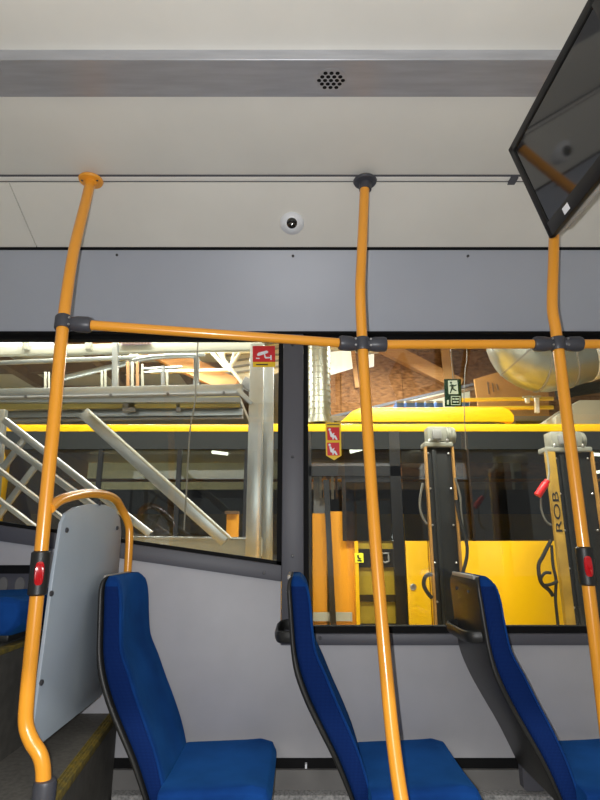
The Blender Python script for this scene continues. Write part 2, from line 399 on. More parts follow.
# floor, platform with steps
flr = thing('floor', (0, 1, -1.5), 'dark speckled vinyl bus floor', 'floor', kind='structure')
obj('floor_sheet', MB().box((XL, -.8, -1.54), (XR, YW + .03, -1.5)), M_FLOOR, flr)
ZP = -.715; XE = -.70
pl = thing('floor_raised', (-1.3, 2, -1.5), 'raised dark platform floor at the left with worn yellow step edges', 'floor', kind='structure')
def xe(y): return -.703 - .103 * (y - 1.77)          # the step edge runs slightly askew
def strip(x0, x1, z0, z1, y0=1.05, y1=YW - .012):
    return MB().prism([(xe(y0) + x0, y0), (xe(y0) + x1, y0), (xe(y1) + x1, y1), (xe(y1) + x0, y1)], 'z', z0, z1)
obj('platform_top', MB().prism([(-1.02, 1.05), (xe(1.05) - .03, 1.05), (xe(YW) - .03, YW - .001), (-1.02, YW - .001)], 'z', ZP - .02, ZP), M_FLOOR, pl)
obj('riser', strip(-.05, .004, -1.5, ZP - .012), M_RISER, pl)
nz = obj('step_nosing', strip(-.034, .006, ZP - .022, ZP + .006), M_NOSE, pl, bevel=.004)
for k in range(3): obj('grip_rib', strip(-.030 + k * .012, -.025 + k * .012, ZP + .005, ZP + .009), M_NOSE, nz)
XE2 = -1.01; ZP2 = -.36
obj('riser', MB().box((XE2 - .05, 1.05, ZP - .02), (XE2, 2.42, ZP2 - .01)), M_RISER, pl)
obj('platform_top', MB().box((XL, 1.05, ZP2 - .03), (XE2 - .04, YW - .022, ZP2)), M_FLOOR, pl)
obj('step_nosing', MB().box((XE2 - .046, 1.05, ZP2 - .02), (XE2 - .004, 2.42, ZP2 + .006)), M_NOSE, pl, bevel=.004)
# ------------------------------------------------------------------ passenger seats
def W(x, y, Y=2.14): p = P(x, y + 2.5, Y); return (p.x, p.z)
YC, CW = 2.345, .225                               # centre line and half width of the seats
ST = [  # bottom to top: back edge, front edge (measured on the middle seat), half width
    (W(353, 806), W(374, 806), .195), (W(346, 788), W(371, 788), .200), (W(333, 757), W(362, 757), .205), (W(318, 727), W(350, 727), .208), (W(305, 700), W(338, 700), .208),
    (W(295, 673), W(327, 673), .205), (W(291, 650), W(317, 650), .200), (W(289, 625), W(313.5, 625), .195),
    (W(287.5, 602), W(311.5, 602), .192), (W(286.8, 588), W(309, 588), .188), (W(288, 579), W(305, 579), .178), (W(291, 574.5), W(300, 574.5), .160)]
def dense(st, n=3):
    out = []
    vec = [Vector((s[0][0], s[0][1], s[1][0])) .to_4d() for s in st]
    rows = [(s[0][0], s[0][1], s[1][0], s[1][1], s[2]) for s in st]
    for i in range(len(rows) - 1):
        p0 = rows[max(i - 1, 0)]; p1 = rows[i]; p2 = rows[i + 1]; p3 = rows[min(i + 2, len(rows) - 1)]
        for k in range(n):
            t = k / n
            out.append(tuple(.5 * (2 * b + (c - a) * t + (2 * a - 5 * b + 4 * c - d) * t * t + (3 * b - a - 3 * c + d) * t ** 3) for a, b, c, d in zip(p0, p1, p2, p3)))
    out.append(rows[-1]); return out
DS = dense(ST)
def ring_loft(t0, t1, dish, grow=0.0, rad=.018):
    """loft of rounded sections; t0..t1 is the share of the depth from the back edge to the front edge"""
    rings = []; nd = len(DS)
    for i, (bx, bz, fx, fz, hw) in enumerate(DS):
        a = Vector((bx, bz)); b = Vector((fx, fz)); p0 = a + (b - a) * t0; p1 = a + (b - a) * t1
        hw2 = hw + grow; T = (p1 - p0).length; r = min(rad, T * .45); fade = min(1, (nd - 1 - i) / 6, (i + 1) / 6)
        pts = []
        # back side (left to right), then right side, then front with dish, left side
        def pt(s, u): q = p0 + (p1 - p0) * (s / max(T, 1e-6)); return Vector((q.x, YC + u, q.y))
        seq = [(0, -hw2 + r), (0, 0), (0, hw2 - r), (r * .3, hw2 - r * .3), (r, hw2), (T - r, hw2), (T - r * .3, hw2 - r * .3), (T, hw2 - r)]
        for k in (.6, .25, 0, -.25, -.6): seq.append((T - dish * fade * (1 - (abs(k) / .95) ** 2), hw2 * k))
        seq += [(T, -hw2 + r), (T - r * .3, -hw2 + r * .3), (T - r, -hw2), (r, -hw2), (r * .3, -hw2 + r * .3)]
        rings.append([pt(s, u) for s, u in seq])
    n = len(rings[0]); mb = MB(); v = [p for rg in rings for p in rg]; fs = []; ms = []
    for i in range(len(rings) - 1):
        for j in range(n):
            fs.append((i * n + j, i * n + (j + 1) % n, (i + 1) * n + (j + 1) % n, (i + 1) * n + j))
            top = i > len(rings) - 7
            ms.append(0 if (6 <= j <= 13 or top) else 1)
    fs += [tuple(range(n - 1, -1, -1)), tuple((len(rings) - 1) * n + j for j in range(n))]; ms += [1, 0]
    mb.add(v, fs); mb.m = ms
    return mb
SX0, SZ = XW(300, 600), -.80
XF = .622                                            # front of the cushion of the middle seat
def make_seat(label):
    t = thing('passenger_seat', (.32, YC, -1.2), label, 'seat', group='blue passenger seats in a row along the wall')
    obj('backrest_pad', ring_loft(.20, 1.0, .022), [M_BLUE, M_SIDE], t, angle=50)
    sh = obj('back_shell', ring_loft(0.0, .19, .0, grow=.006, rad=.008), [M_BLKP, M_BLKP], t, angle=50)
    # worn strip on the shell's top edge
    bx, bz = DS[-3][0], DS[-3][1]
    obj('top_strip', MB().box((bx - .008, YC - .15, bz - .004), (bx + .006, YC + .15, bz + .012)), M_SHELL, sh, bevel=.004)
    for u in (-.08, .08):
        obj('screw', MB().lathe([(.006, 0), (.006, .006)], (DS[-8][0] + .0, YC + u, DS[-8][1]), (-1, 0, 0), 10), M_SCREWD, sh)
    # piping along the near and far edges of the front
    for sgn in (-1, 1):
        path = [(r[2] - .006, YC + sgn * (r[4] - .004), r[3]) for r in DS[2:-4]]
        obj('piping', MB().tube(path, .004, 6), M_BLUE, t)
    # grab handle behind the shoulder
    hx, hz = W(289, 636); hx -= .004
    path = bez([(hx + .02, YC - .165, hz), (hx - .028, YC - .15, hz - .004), (hx - .042, YC - .1, hz - .006), (hx - .044, YC, hz - .006), (hx - .042, YC + .1, hz - .006), (hx - .028, YC + .15, hz - .004), (hx + .02, YC + .165, hz)], 5)
    obj('grab_handle', MB().tube(path, .011, 10, squash=2.0), M_BLKP, t)
    # cushion: profile in x-z extruded over the width
    x0 = .235; pr = [(x0, SZ - .12), (XF - .05, SZ - .13), (XF - .012, SZ - .09), (XF - .004, SZ - .045), (XF - .022, SZ - .012), (XF - .07, SZ), (XF - .2, SZ - .006), (x0, SZ - .012)]
    cu = MB(); ys = [-1, -.9, -.5, 0, .5, .9, 1]
    vsx = []
    for u in ys:
        sh_ = .012 if abs(u) == 1 else 0; dz = .010 * (u * u) if abs(u) < .95 else .004
        for (x, z) in pr:
            cz = SZ - .06; vsx.append((x - (sh_ if x > x0 else 0), YC - .025 + u * .25, cz + (z - cz) * (1 - (.18 if sh_ else 0)) + (dz if z > cz else 0)))
    n = len(pr); fs = [(i * n + j, i * n + (j + 1) % n, (i + 1) * n + (j + 1) % n, (i + 1) * n + j) for i in range(len(ys) - 1) for j in range(n)]
    fs += [tuple(range(n - 1, -1, -1)), tuple((len(ys) - 1) * n + j for j in range(n))]
    cu.add(vsx, fs); cu.m = [0] * len(cu.f)
    obj('seat_cushion', cu, M_BLUE, t, bevel=.008, subsurf=2, angle=80)
    obj('seat_pan', MB().box((x0 + .05, YC - .19, SZ - .16), (XF - .08, YC + .19, SZ - .125)), M_BLKP, t, bevel=.01)
    obj('pedestal', MB().box((.28, YC - .12, -1.2), (.46, YC + .12, SZ - .155)), M_FRAME, t, bevel=.008)
    # wall bracket behind the lower back
    bx, bz = W(350, 775, YW - .03)
    obj('wall_bracket', MB().prism(rrect(.20, -.985, .285, -.895, .012), 'y', YW - .055, YW - .012), M_FRAME, t)
    obj('frame_tube', MB().tube([(.23, YC + .14, SZ - .02), (.33, YC + .14, -.98)], .014, 10), M_GREY, t)
    return t
seat = make_seat('blue velour bus seat in the middle, right behind the orange centre pole')
s1 = copy_tree(seat); s1.location.x -= .712; [bpy.data.objects.remove(k) for k in list(bpy.data.objects) if k.parent == s1 and k.name.startswith('grab_handle')]; s1['label'] = 'blue velour bus seat nearest the grey partition and the yellow-edged step'
s3 = copy_tree(seat); s3.location.x += .718; s3['label'] = 'blue velour bus seat at the right, its black back shell and handle visible'
s4 = copy_tree(seat); s4.location.x -= 1.62; s4.location.z += .60; s4.location.y += .0
s4['label'] = 'blue velour seat at the left edge, raised on the platform behind the partition'
obj('podium', MB().box((XE2 - .9, 2.15, -1.2), (XE2 - .1, 2.5, -.599)), M_RISER, pl)

# ------------------------------------------------------------------ handrail poles and rails
RP = .0212
def pole(label, path, flange, fmat, clampz, clamp_sides, button=None, foot=None):
    base = path[-1]
    t = thing('handrail_pole', base, label, 'handrail', group='orange handrail poles')
    sm = bez(path, 8)
    obj('tube', MB().tube(sm, RP, 18), M_POLE, t)
    def at_z(z):
        for a, b in zip(sm, sm[1:]):
            if (a.z - z) * (b.z - z) <= 0: k = (z - a.z) / (b.z - a.z + 1e-9); return a.lerp(b, k), (b - a).normalized()
        return sm[0], Vector((0, 0, -1))
    f = sm[0]
    fo_ = obj('ceiling_flange', MB().lathe([(.050, .0), (.053, -.006), (.049, -.014), (.028, -.017), (.027, -.05 if fmat is M_CLAMP else -.024), (.021, -.052 if fmat is M_CLAMP else -.028)], f + Vector((0, 0, .004)), (0, 0, 1), 28), fmat, t)
    for sx in (-.033, .033):
        obj('screw', MB().lathe([(.005, 0), (.005, -.004)], f + Vector((sx, -.012, -.009)), (0, 0, 1), 10), M_SCREWD, fo_)
    c, d = at_z(clampz)
    cl = obj('clamp', MB().lathe([(.027, -.026), (.0295, -.021), (.0295, .021), (.027, .026)], c, d, 24), M_CLAMP, t)
    for e, dirv in clamp_sides:
        dirv = Vector(dirv).normalized()
        obj('clamp_arm', MB().lathe([(.020, .018), (.0235, .024), (.026, .034), (.0295, .05), (.0300, .085), (.0265, .094), (.020, .096)], c + Vector((0, 0, 0)), dirv, 20), M_CLAMP, cl)
        for dz in (-.013, .013):
            obj('screw', MB().lathe([(.0042, 0), (.0042, .004)], c + dirv * .030 + Vector((0, -.0245, dz)), (0, -1, 0), 10), M_SCREW, cl)
    if button:
        bz, up, facing = button
        c2, d2 = at_z(bz)
        if d2.z > 0: d2 = -d2
        b = obj('stop_button', MB().lathe([(.020, -up), (.0285, -up + .006), (.0285, up - .006), (.020, up)], c2, d2, 24), M_BLKP, t)
        fv = Vector(facing).normalized(); rt = d2.cross(fv).normalized()
        mb = MB(); n = 20; vs_ = []
        for k, (s, h) in enumerate(((1, .024), (1, .031), (.8, .0345))):
            for j in range(n):
                a = 2 * math.pi * j / n
                ca, sa = math.cos(a), math.sin(a)
                ex = (abs(ca) ** .6) * (1 if ca > 0 else -1) * .0135 * s; ey = (abs(sa) ** .7) * (1 if sa > 0 else -1) * up * .52 * s
                vs_.append(c2 + fv * h + rt * ex + d2 * ey)
        fs = [(i * n + j, i * n + (j + 1) % n, (i + 1) * n + (j + 1) % n, (i + 1) * n + j) for i in range(2) for j in range(n)] + [tuple(2 * n + j for j in range(n))]
        obj('red_push_plate', mb.add(vs_, fs), M_RED, b)
    if foot:
        obj('foot_socket', MB().lathe([(.032, -.03), (.032, .040), (.029, .050), (.023, .052)], foot, (0, 0, 1), 20), M_CLAMP, t)
    return t, c
ZR = P(363, 344.5, 2.0).z
pl_path = [P(91, 180, 2.06), P(85, 205, 2.01), P(74, 250, 1.92), P(66, 300, 1.84), P(61.5, 340, 1.80), P(54, 420, 1.78), P(47, 490, 1.775), P(39, 575, 1.775),
           P(31.5, 650, 1.775), P(26.8, 700, 1.775), P(26.0, 724, 1.775), P(31, 740, 1.772), P(39.5, 754, 1.77), P(43, 768, 1.77), P(43.3, 790, 1.77), P(43.4, 812, 1.77)]
pc_path = [P(365, 181, 2.075), P(363.5, 215, 2.06), P(361.5, 260, 2.03), P(360.3, 293, 2.005), P(362.5, 345, 2.0), P(367, 420, 1.985), P(373, 510, 1.95), P(379.5, 595, 1.91),
           P(386, 670, 1.87), P(393, 740, 1.83), P(401.5, 800, 1.79), P(414, 860, 1.74), P(425, 900, 1.70)]
pr_path = [P(556, 176, 2.075), P(554.5, 215, 2.06), P(553.5, 260, 2.03), P(552.3, 305, 2.005), P(555.5, 328, 2.0), P(558.5, 350, 2.0), P(568.5, 430, 2.0), P(586.5, 570, 2.0), P(601, 690, 2.0), P(615, 800, 2.0), P(627, 880, 2.0)]
zL = P(62, 323.5, 1.815).z
pL, cL = None, None
dirLC = (P(340, 345, 2.0) - P(92, 327.5, 1.82))
pL, cL = pole('orange handrail pole at the left with an S-bend at its foot', pl_path, 0, M_POLE, zL, [(1, dirLC)], (P(39, 573, 1.775).z, .068, (.42, -.9, .0)), P(43.4, 800, 1.77) )
pC, cC = pole('orange handrail pole in the centre with a dark grey ceiling flange', pc_path, 0, M_CLAMP, ZR, [(-1, -dirLC), (1, (1, 0, 0))])
zRr = P(558, 344, 2.0).z
pR, cR = pole('orange handrail pole at the right edge, top hidden behind the monitor', pr_path, 0, M_CLAMP, zRr, [(-1, (-1, 0, 0)), (1, (1, 0, 0))], (P(586, 566, 2.0).z, .067, (-.2, -1, .0)))
def rail(label, a, b):
    d = (b - a).normalized()
    obj('grab_rail', MB().tube([a + d * .0965, b - d * .0965], .0180, 16), M_POLE, None, label=label, cat='handrail', group='orange overhead grab rails')
rail('sloping orange grab rail from the left pole to the centre pole', cL, cC)
rail('level orange grab rail between the centre and right poles', cC, cR)
rail('orange grab rail running off right from the right pole', cR, cR + Vector((1.4, 0, 0)))

# ------------------------------------------------------------------ partition behind the first seat
XP = -.808
pt_ = thing('partition_screen', (XP, 2.2, -.715), 'grey partition panel inside an orange tube hoop behind the first seat', 'partition')
hoop = [(XP, 1.775, .105), (XP, 1.84, .135), (XP, 1.95, .160), (XP, 2.10, .182), (XP, 2.27, .190), (XP, 2.40, .180), (XP, 2.49, .145), (XP + .020, 2.535, .085), (XP + .030, 2.545, .0), (XP + .034, 2.545, -.3), (XP + .034, 2.545, ZP)]
obj('hoop_tube', MB().tube(bez(hoop, 6), .0175, 14), M_POLE, pt_)
pp = [(1.822, -.605), (1.83, -.4), (1.845, -.1), (1.865, .06), (1.89, .095), (1.96, .120), (2.10, .142), (2.27, .149), (2.39, .138), (2.46, .105), (2.495, .05), (2.50, 0), (2.50, -.30), (2.50, -.55), (2.40, -.60)]
obj('panel', MB().prism(pp, 'x', XP - .006, XP + .006), M_PART, pt_, bevel=.002)
for y, z in ((1.905, .04), (2.43, .06), (1.84, -.16), (1.838, -.42), (2.19, .15)):
    obj('bolt', MB().lathe([(.009, 0), (.009, .006), (.004, .009)], (XP + .005, y, z), (1, 0, 0), 12), M_SCREWD, pt_)

# ------------------------------------------------------------------ monitor hung from the ceiling
YM0, YM1 = 1.60, 1.035
a = P(508, 150, YM0); b = P(549.5, 239, YM0)
up = Vector((a.x - b.x, 0, a.z - b.z)); H = up.length; up.normalize()
nrm = Vector((-up.z, 0, up.x));  nrm = nrm if nrm.x < 0 else -nrm          # screen normal, towards -x and down
mo = thing('ceiling_monitor', b, 'black flat-screen monitor hanging from the ceiling at upper right', 'monitor')
def mp(u, v, d): return Vector((b.x, YM0 + (YM1 - YM0) * u, b.z)) + up * (H * v) + nrm * d
def mslab(u0, v0, u1, v1, d0, d1):
    q = [(u0, v0), (u1, v0), (u1, v1), (u0, v1)]
    return MB().add([mp(u, v, d0) for u, v in q] + [mp(u, v, d1) for u, v in q], [(0,1,2,3),(7,6,5,4),(0,4,5,1),(1,5,6,2),(2,6,7,3),(3,7,4,0)])
bw, bh, bb = .045, .065, .13
fr = mslab(0, 0, 1, bb, 0, -.02); 
for q in ((0, 1 - bh, 1, 1), (0, 0, bw, 1), (1 - bw, 0, 1, 1)):
    k = mslab(*q, 0, -.02); fr.add(k.v, k.f)
obj('bezel', fr, M_BEZEL, mo, bevel=.002)
obj('screen', mslab(bw - .01, bb - .01, 1 - bw + .01, 1 - bh + .01, -.005, -.018), M_SCREEN, mo, smooth=False)
sh = mslab(.01, .01, .99, .99, -.02, -.034); obj('back_shell', sh, M_SHELL, mo, bevel=.004)
obj('lower_shell', mslab(.06, .0, .94, .35, -.034, -.052), M_SHELL, mo, bevel=.01)
obj('info_label', mslab(.21, .035, .27, .095, .0008, -.002), M_SIGNW, mo, smooth=False)
obj('maker_badge', mslab(.955, .5, .985, .53, .0008, -.002), M_SIGNW, mo, smooth=False)
bt = mp(.6, .3, -.30); br = MB().bar(bt, Vector((bt.x, bt.y, ZC - .006)), .05, .03, (0, 1, 0)); br.bar(mp(.6, .3, -.045), bt, .05, .05, (0, 1, 0))
obj('ceiling_bracket', br, M_BEZEL, mo)
# end stop of the track beside the monitor
c = P(511, 177, B.y - .012); obj('track_end_stop', MB().box((c.x - .012, B.y - .04, ZC - .016), (c.x + .02, B.y + .012, ZC - .004)), M_FRAME, tk)

# ------------------------------------------------------------------ dome camera on the sloping ceiling
r = ray(292, 223); n = Vector((0, B.z - A.z, -(B.y - A.y))); n = Vector((0, -(B.z - A.z), (B.y - A.y))).normalized()
if n.z > 0: n = -n
tt = Vector((0, A.y, A.z)).dot(n) / r.dot(n); c = r * tt
dc = thing('dome_camera', c, 'small white dome camera with a black lens on the sloping ceiling', 'camera')
obj('base_ring', MB().lathe([(.058, -.002), (.058, .005), (.054, .014), (.045, .022), (.036, .027)], c, n, 36), M_WHITE, dc)
ax = (n + Vector((0, -1.25, .1))).normalized(); c2 = c + n * .024
obj('lens_ball', MB().lathe([(.044 * math.cos(a), .044 * math.sin(a)) for a in [i * math.pi / 2 / 12 * .70 for i in range(13)]], c + n * .010, ax, 32), M_WHITE, dc)
obj('lens', MB().lathe([(.0255, .0), (.0255, .036), (.024, .0405), (.017, .0455), (.008, .048)], c + n * .010, ax, 24), M_LENS, dc)

# ------------------------------------------------------------------ stickers on the window panes (1 mm thick)
YS = YW + .0385
def sticker_poly(name, pts, m, parent, y0, y1): 
    return obj(name, MB().prism([(P(x, y, YS).x, P(x, y, YS).z) for x, y in pts], 'y', y0, y1), m, parent, smooth=False)
c = P(263, 367, YS)
s = thing('warning_sticker', c, 'red surveillance camera sticker on the left window', 'sticker')
sticker_poly('red_field', [(252.5, 346), (275, 346), (275.3, 362), (252.8, 362)], M_SIGNR, s, YS - .001, YS)
sticker_poly('yellow_strip', [(252.8, 362), (275.3, 362), (275.4, 367), (253, 367)], M_SIGNY, s, YS - .001, YS)
sticker_poly('caption_line', [(256, 364), (268, 364), (268, 365.2), (256, 365.2)], M_INK, s, YS - .0015, YS - .001)
sticker_poly('white_camera', [(257, 354.6), (258.3, 352.8), (266.6, 350.6), (268.2, 351.4), (268, 353), (259, 356), (257.5, 355.8)], M_SIGNW, s, YS - .002, YS - .001)
sticker_poly('white_arm', [(264, 354.5), (265, 354.2), (265.8, 357), (270.2, 357.2), (270.2, 355.3), (271.6, 355.3), (271.8, 360), (270.4, 360), (270.3, 358.3), (265.6, 358.6), (264.4, 357.4)], M_SIGNW, s, YS - .002, YS - .001)
sticker_poly('white_mark', [(256, 357.8), (259.6, 358), (259.6, 359), (256, 358.8)], M_SIGNW, s, YS - .002, YS - .001)
s = thing('warning_sticker', P(333, 460, YS), 'yellow pointed sticker with two red seatbelt pictograms on the right window', 'sticker')
sticker_poly('yellow_backing', [(325.3, 422.5), (340.7, 422.5), (341.5, 455.5), (334.2, 460.3), (326, 455.5)], M_SIGNY, s, YS - .001, YS)
sticker_poly('caption_line', [(327, 424.3), (339.5, 424.3), (339.5, 425.2), (327, 425.2)], M_INK, s, YS - .0015, YS - .001)
for dy in (0, 15.3):
    sticker_poly('red_square', [(327, 427.3 + dy), (339.3, 427.3 + dy), (339.7, 440.3 + dy), (327.4, 440.3 + dy)], M_SIGNR, s, YS - .0018, YS - .001)
    h = [(329.6 + 1.3 * math.cos(k), 429.7 + dy + 1.3 * math.sin(k)) for k in [i * .785 for i in range(8)]]
    sticker_poly('white_head', h, M_SIGNW, s, YS - .0026, YS - .0018)
    sticker_poly('white_figure', [(329.2, 431.2 + dy), (331, 431.2 + dy), (332.2, 434 + dy), (334.5, 432.6 + dy), (333.6, 435.2 + dy), (335.6, 435.6 + dy), (337.6, 439.6 + dy), (336, 439.8 + dy), (334, 437.2 + dy), (333.6, 439.6 + dy), (332.4, 439.4 + dy), (332.4, 437.6 + dy), (330.4, 436.8 + dy)], M_SIGNW, s, YS - .0026, YS - .0018)
# ------------------------------------------------------------------ the garage hall outside
HF = -1.85; HR = 3.62
h = thing('floor_hall', (0, 5, HF - .1), 'grey concrete garage floor outside the bus', 'floor', kind='structure')
obj('slab', MB().box((-14, -12, HF - .1), (14, 16, HF)), M_CONC, h)
h = thing('ceiling_hall', (0, 5, HR), 'cream and brown timber roof of the garage hall', 'ceiling', kind='structure')
obj('roof_deck', MB().box((-14, -12, HR + .25), (14, 16, HR + .35)), M_ROOFW, h)
for k, y in enumerate((6.6, 8.2, 9.9, 11.4)):
    obj('purlin', MB().box((-14, y, HR + .02), (.4, y + .16, HR + .26)), M_BROWN if k % 2 else M_WOOD, h)
for x in (-6.2, -4.2, -2.6, -.9):
    obj('rafter', MB().box((x, 6.8, HR - .12), (x + .18, 13.4, HR + .10)), M_BROWN, h)
h = thing('wall_hall', (0, 13.5, HF), 'beige and brown rear wall of the garage hall', 'wall', kind='structure')
obj('beige_wall', MB().box((-14, 13.4, HF), (14, 13.6, HR + .3)), M_BEIGE, h)
a, b = P(60, 360, 13.3), P(250, 420, 13.3)
obj('timber_cladding', MB().box((a.x, 13.28, b.z - .4), (b.x + .4, 13.4, HR + .25)), M_BROWN, h)
for i in range(5):
    x = a.x + .3 + i * .95
    obj('cladding_batten', MB().box((x, 13.2, b.z - .4), (x + .12, 13.3, HR + .2)), M_WOOD, h)
# OSB gable wall at the right, made of boards
YO = 10.2
h = thing('wall_osb', (2, YO, 0), 'brown strand board gable wall high above the yellow bus', 'wall', kind='structure')
xa = P(309, 380, YO).x; bw_ = 1.22
rowz = [1.2, 2.45, 3.70, 4.2]
for j in range(3):
    for i in range(6):
        x0 = xa + i * bw_ - (.6 if j % 2 else 0); x0 = max(x0, xa); x1 = xa + (i + 1) * bw_ - (.6 if j % 2 else 0)
        obj('board', MB().box((x0 + .004, YO + .004 * ((i + j) % 2), rowz[j] + .004), (x1 - .004, YO + .05, rowz[j + 1] - .004)), M_OSB, h, smooth=False)
obj('wall_core', MB().box((xa, YO + .05, HF), (14, YO + .12, HR + .3)), M_BROWN, h)
sk = [(328, 352), (352, 347), (353, 366), (329, 375)]
def flat_px(name, pts, m, parent, Y, th=.02, bevel=0.0, **kw):
    return obj(name, MB().prism([(P(x, y, Y).x, P(x, y, Y).z) for x, y in pts], 'y', Y, Y + th), m, parent, smooth=False, bevel=bevel, **kw)
flat_px('lit_panel', [(328, 352), (352, 350), (353, 368), (329, 375)], M_SKYL, h, YO - .06, .05)
flat_px('lit_panel', [(358, 356), (374, 354), (374, 366), (359, 369)], M_SKYL, h, YO - .06, .05)
flat_px('cream_panel', [(328, 338), (395, 338), (395, 350), (372, 354), (328, 350)], M_ROOFW, h, YO - .03, .03)
def bar_px(mb, a, b, Y, w, hgt, Y2=None):
    return mb.bar(P(*a, Y), P(*b, Y2 or Y), w, hgt, (0, 1, 0))
# glulam brace
obj('timber_brace', bar_px(MB(), (372, 341), (460, 386), YO - .09, .26, .16), M_WOOD, None, label='diagonal glued timber brace in front of the strand board wall', cat='beam')
bk = bar_px(MB(), (444, 330), (449, 380), YO - .19, .20, .04)
obj('cover_plate', bk, M_PLY, bpy.data.objects['timber_brace'])
obj('timber_post', bar_px(MB(), (352, 345), (357, 388), YO - .045, .08, .08), M_WOOD, None, label='thin wooden post by the bright panels on the strand board wall', cat='post')
# sloping dark handrail
mz = thing('mezzanine', (3, 9.2, HF), 'grey mezzanine deck behind the yellow bus carrying crates and boards', 'mezzanine')
ZM = P(300, 416.5, 8.6).z
obj('deck', MB().box((.5, 8.56, ZM - .08), (6.5, YO - .01, ZM)), M_GREY, mz)
for x in (.6, 3.4, 6.2): obj('post', MB().box((x, 8.6, HF), (x + .12, 8.72, ZM - .08)), M_GREY, mz)
hr = thing('stair_handrail', P(330, 417, 9.2), 'dark double handrail climbing to the right above the yellow bus', 'handrail')
for dy in (0, 4.5): obj('bar', bar_px(MB(), (318, 420 + dy), (610, 353 + dy), 9.2, .045, .045), M_FRAME if not dy else M_BROWN, hr)
for k in range(5):
    x = 345 + k * 55; y = 420 - (x - 318) * 67 / 292
    obj('bracket', bar_px(MB(), (x, y), (x, y + 7), 9.25, .03, .05), M_GREY, hr)
# light band with blue crates behind the bus roof
obj('light_board', MB().prism([(P(x, y, 9.7).x, max(ZM + .002, P(x, y, 9.7).z)) for x, y in ((396, 401), (470, 388), (470, 440), (396, 440))], 'y', 9.7, 9.74), M_CREAM, None, label='white board behind the blue crates above the bus roof', cat='board')
for k, (x, wd) in enumerate(((397, 7.5), (406.5, 9), (417, 8), (426.5, 8), (437, 6.5), (462, 8))):
    t = obj('storage_crate', MB().box((P(x, 412, 8.6).x, 8.6, ZM + .001), (P(x + wd, 412, 8.6).x, 8.9, P(x, 401, 8.6).z)), M_BLUEB, None, bevel=.01,
        label='%s small blue crate in the row beside the exit sign' % ('first', 'second', 'third', 'fourth', 'fifth', 'last, rightmost')[k], cat='crate', group='blue crates behind the bus roof')
    obj('rim', MB().box((P(x, 412, 8.58).x, 8.58, P(x, 403, 8.6).z), (P(x + wd, 412, 8.58).x, 8.6, P(x, 401, 8.6).z)), M_GREY, t)
# plywood sheet with printed lines
pw = obj('plywood_sheet', MB().prism([(P(x, y, 8.9).x, max(ZM + .002, P(x, y, 8.9).z)) for x, y in ((474, 379), (512, 368), (548, 380), (552, 440), (482, 440))], 'y', 8.9, 8.93), M_PLY, None, label='tan plywood sheet leaning under the big silver duct', cat='board')
for k in range(3):
    flat_px('printed_line', [(487 + k * 4.5, 382 + k), (488.4 + k * 4.5, 382 + k), (490 + k * 4.5, 394 - k * 2), (488.6 + k * 4.5, 394 - k * 2)], M_BROWN, pw, 8.893, .006)
# yellow gas pipes with valves
gp = thing('gas_pipe', P(460, 402, 7.9), 'yellow gas pipe run with white valves behind the bus roof', 'pipe')
obj('upper_pipe', MB().tube([P(455, 400, 7.9), P(553, 398.6, 7.9)], .030, 10), M_YEL, gp)
obj('lower_pipe', MB().tube([P(455, 408.5, 7.9), P(553, 407.5, 7.9)], .030, 10), M_YEL, gp)
for x in (527, 536.5):
    obj('valve', MB().bar(P(x, 396, 7.82), P(x + .5, 413 if x > 530 else 403, 7.82), .06, .06), M_WHITE, gp, bevel=.01)
    obj('valve_handle', MB().bar(P(x - 4, 397, 7.78), P(x + 4, 396.5, 7.78), .03, .03), M_CREAM, gp)
# big elbow duct
ed = thing('elbow_duct', P(540, 394, 7.4), 'large galvanised elbow duct under the hall roof at the right', 'duct')
YD = 7.4
cp = [P(513, 300, YD), P(513.5, 338, YD), P(522, 356, YD), P(540, 364.5, YD), P(562, 361, YD), P(596, 350, YD)]
path = bez(cp, 4)
rad = .40
for i in range(len(cp) - 1):
    obj('duct_segment', MB().tube(path[i * 4:(i + 1) * 4 + 1] if i == 0 else [path[i * 4 - 1].lerp(path[i * 4], .96)] + path[i * 4:(i + 1) * 4 + 1], rad, 32), M_GALV, ed, angle=60)
    q = path[(i + 1) * 4]; dq = (path[min((i + 1) * 4 + 1, len(path) - 1)] - path[(i + 1) * 4 - 1]).normalized()
    obj('seam', MB().tube([q - dq * .012, q + dq * .012], rad + .012, 32), M_GREY, ed)
d = (cp[-1] - cp[-2]).normalized()
obj('end_flange', MB().tube([cp[-1], cp[-1] + d * .05], rad + .05, 28), M_GALV, ed)
obj('white_collar', MB().tube([cp[-1] - d * .25, cp[-1] - d * .02], rad + .015, 28), M_WHITE, ed)
# hopper right of it
obj('white_hopper', MB().prism([(P(556, 416, 7.5).x, P(556, 416, 7.5).z), (P(580, 400, 7.5).x, P(580, 400, 7.5).z), (P(612, 400, 7.5).x, P(612, 400, 7.5).z), (P(612, 424, 7.5).x, P(612, 424, 7.5).z), (P(556, 424, 7.5).x, P(556, 424, 7.5).z)], 'y', 7.5, 8.1), M_CREAM, None, bevel=.01,
    label='pale sloping hopper housing behind the bus roof at the right', cat='housing')
obj('dark_cable_tray', bar_px(MB(), (560, 393), (640, 381), 8.0, .12, .3), M_BLACK, None, label='dark cable tray beneath the white end of the silver duct', cat='cable tray')
# vertical spiral duct
sd = thing('spiral_duct', P(319, 424, 7.8), 'ribbed silver spiral duct standing beside the window pillar', 'duct')
b = P(319.5, 424, 7.8); a = Vector((b.x, 7.8, HR + .24))
obj('pipe', MB().tube([a, b], .165, 24), M_GALV, sd)
for k in range(24):
    c = a.lerp(b, (k + .5) / 24); d = (b - a).normalized()
    obj('rib', MB().tube([c - d * .012, c + d * .012], .176, 24), M_GALV, sd)
obj('foot_flange', MB().tube([b - (b - a).normalized() * .06, b], .21, 24), M_GALV, sd)

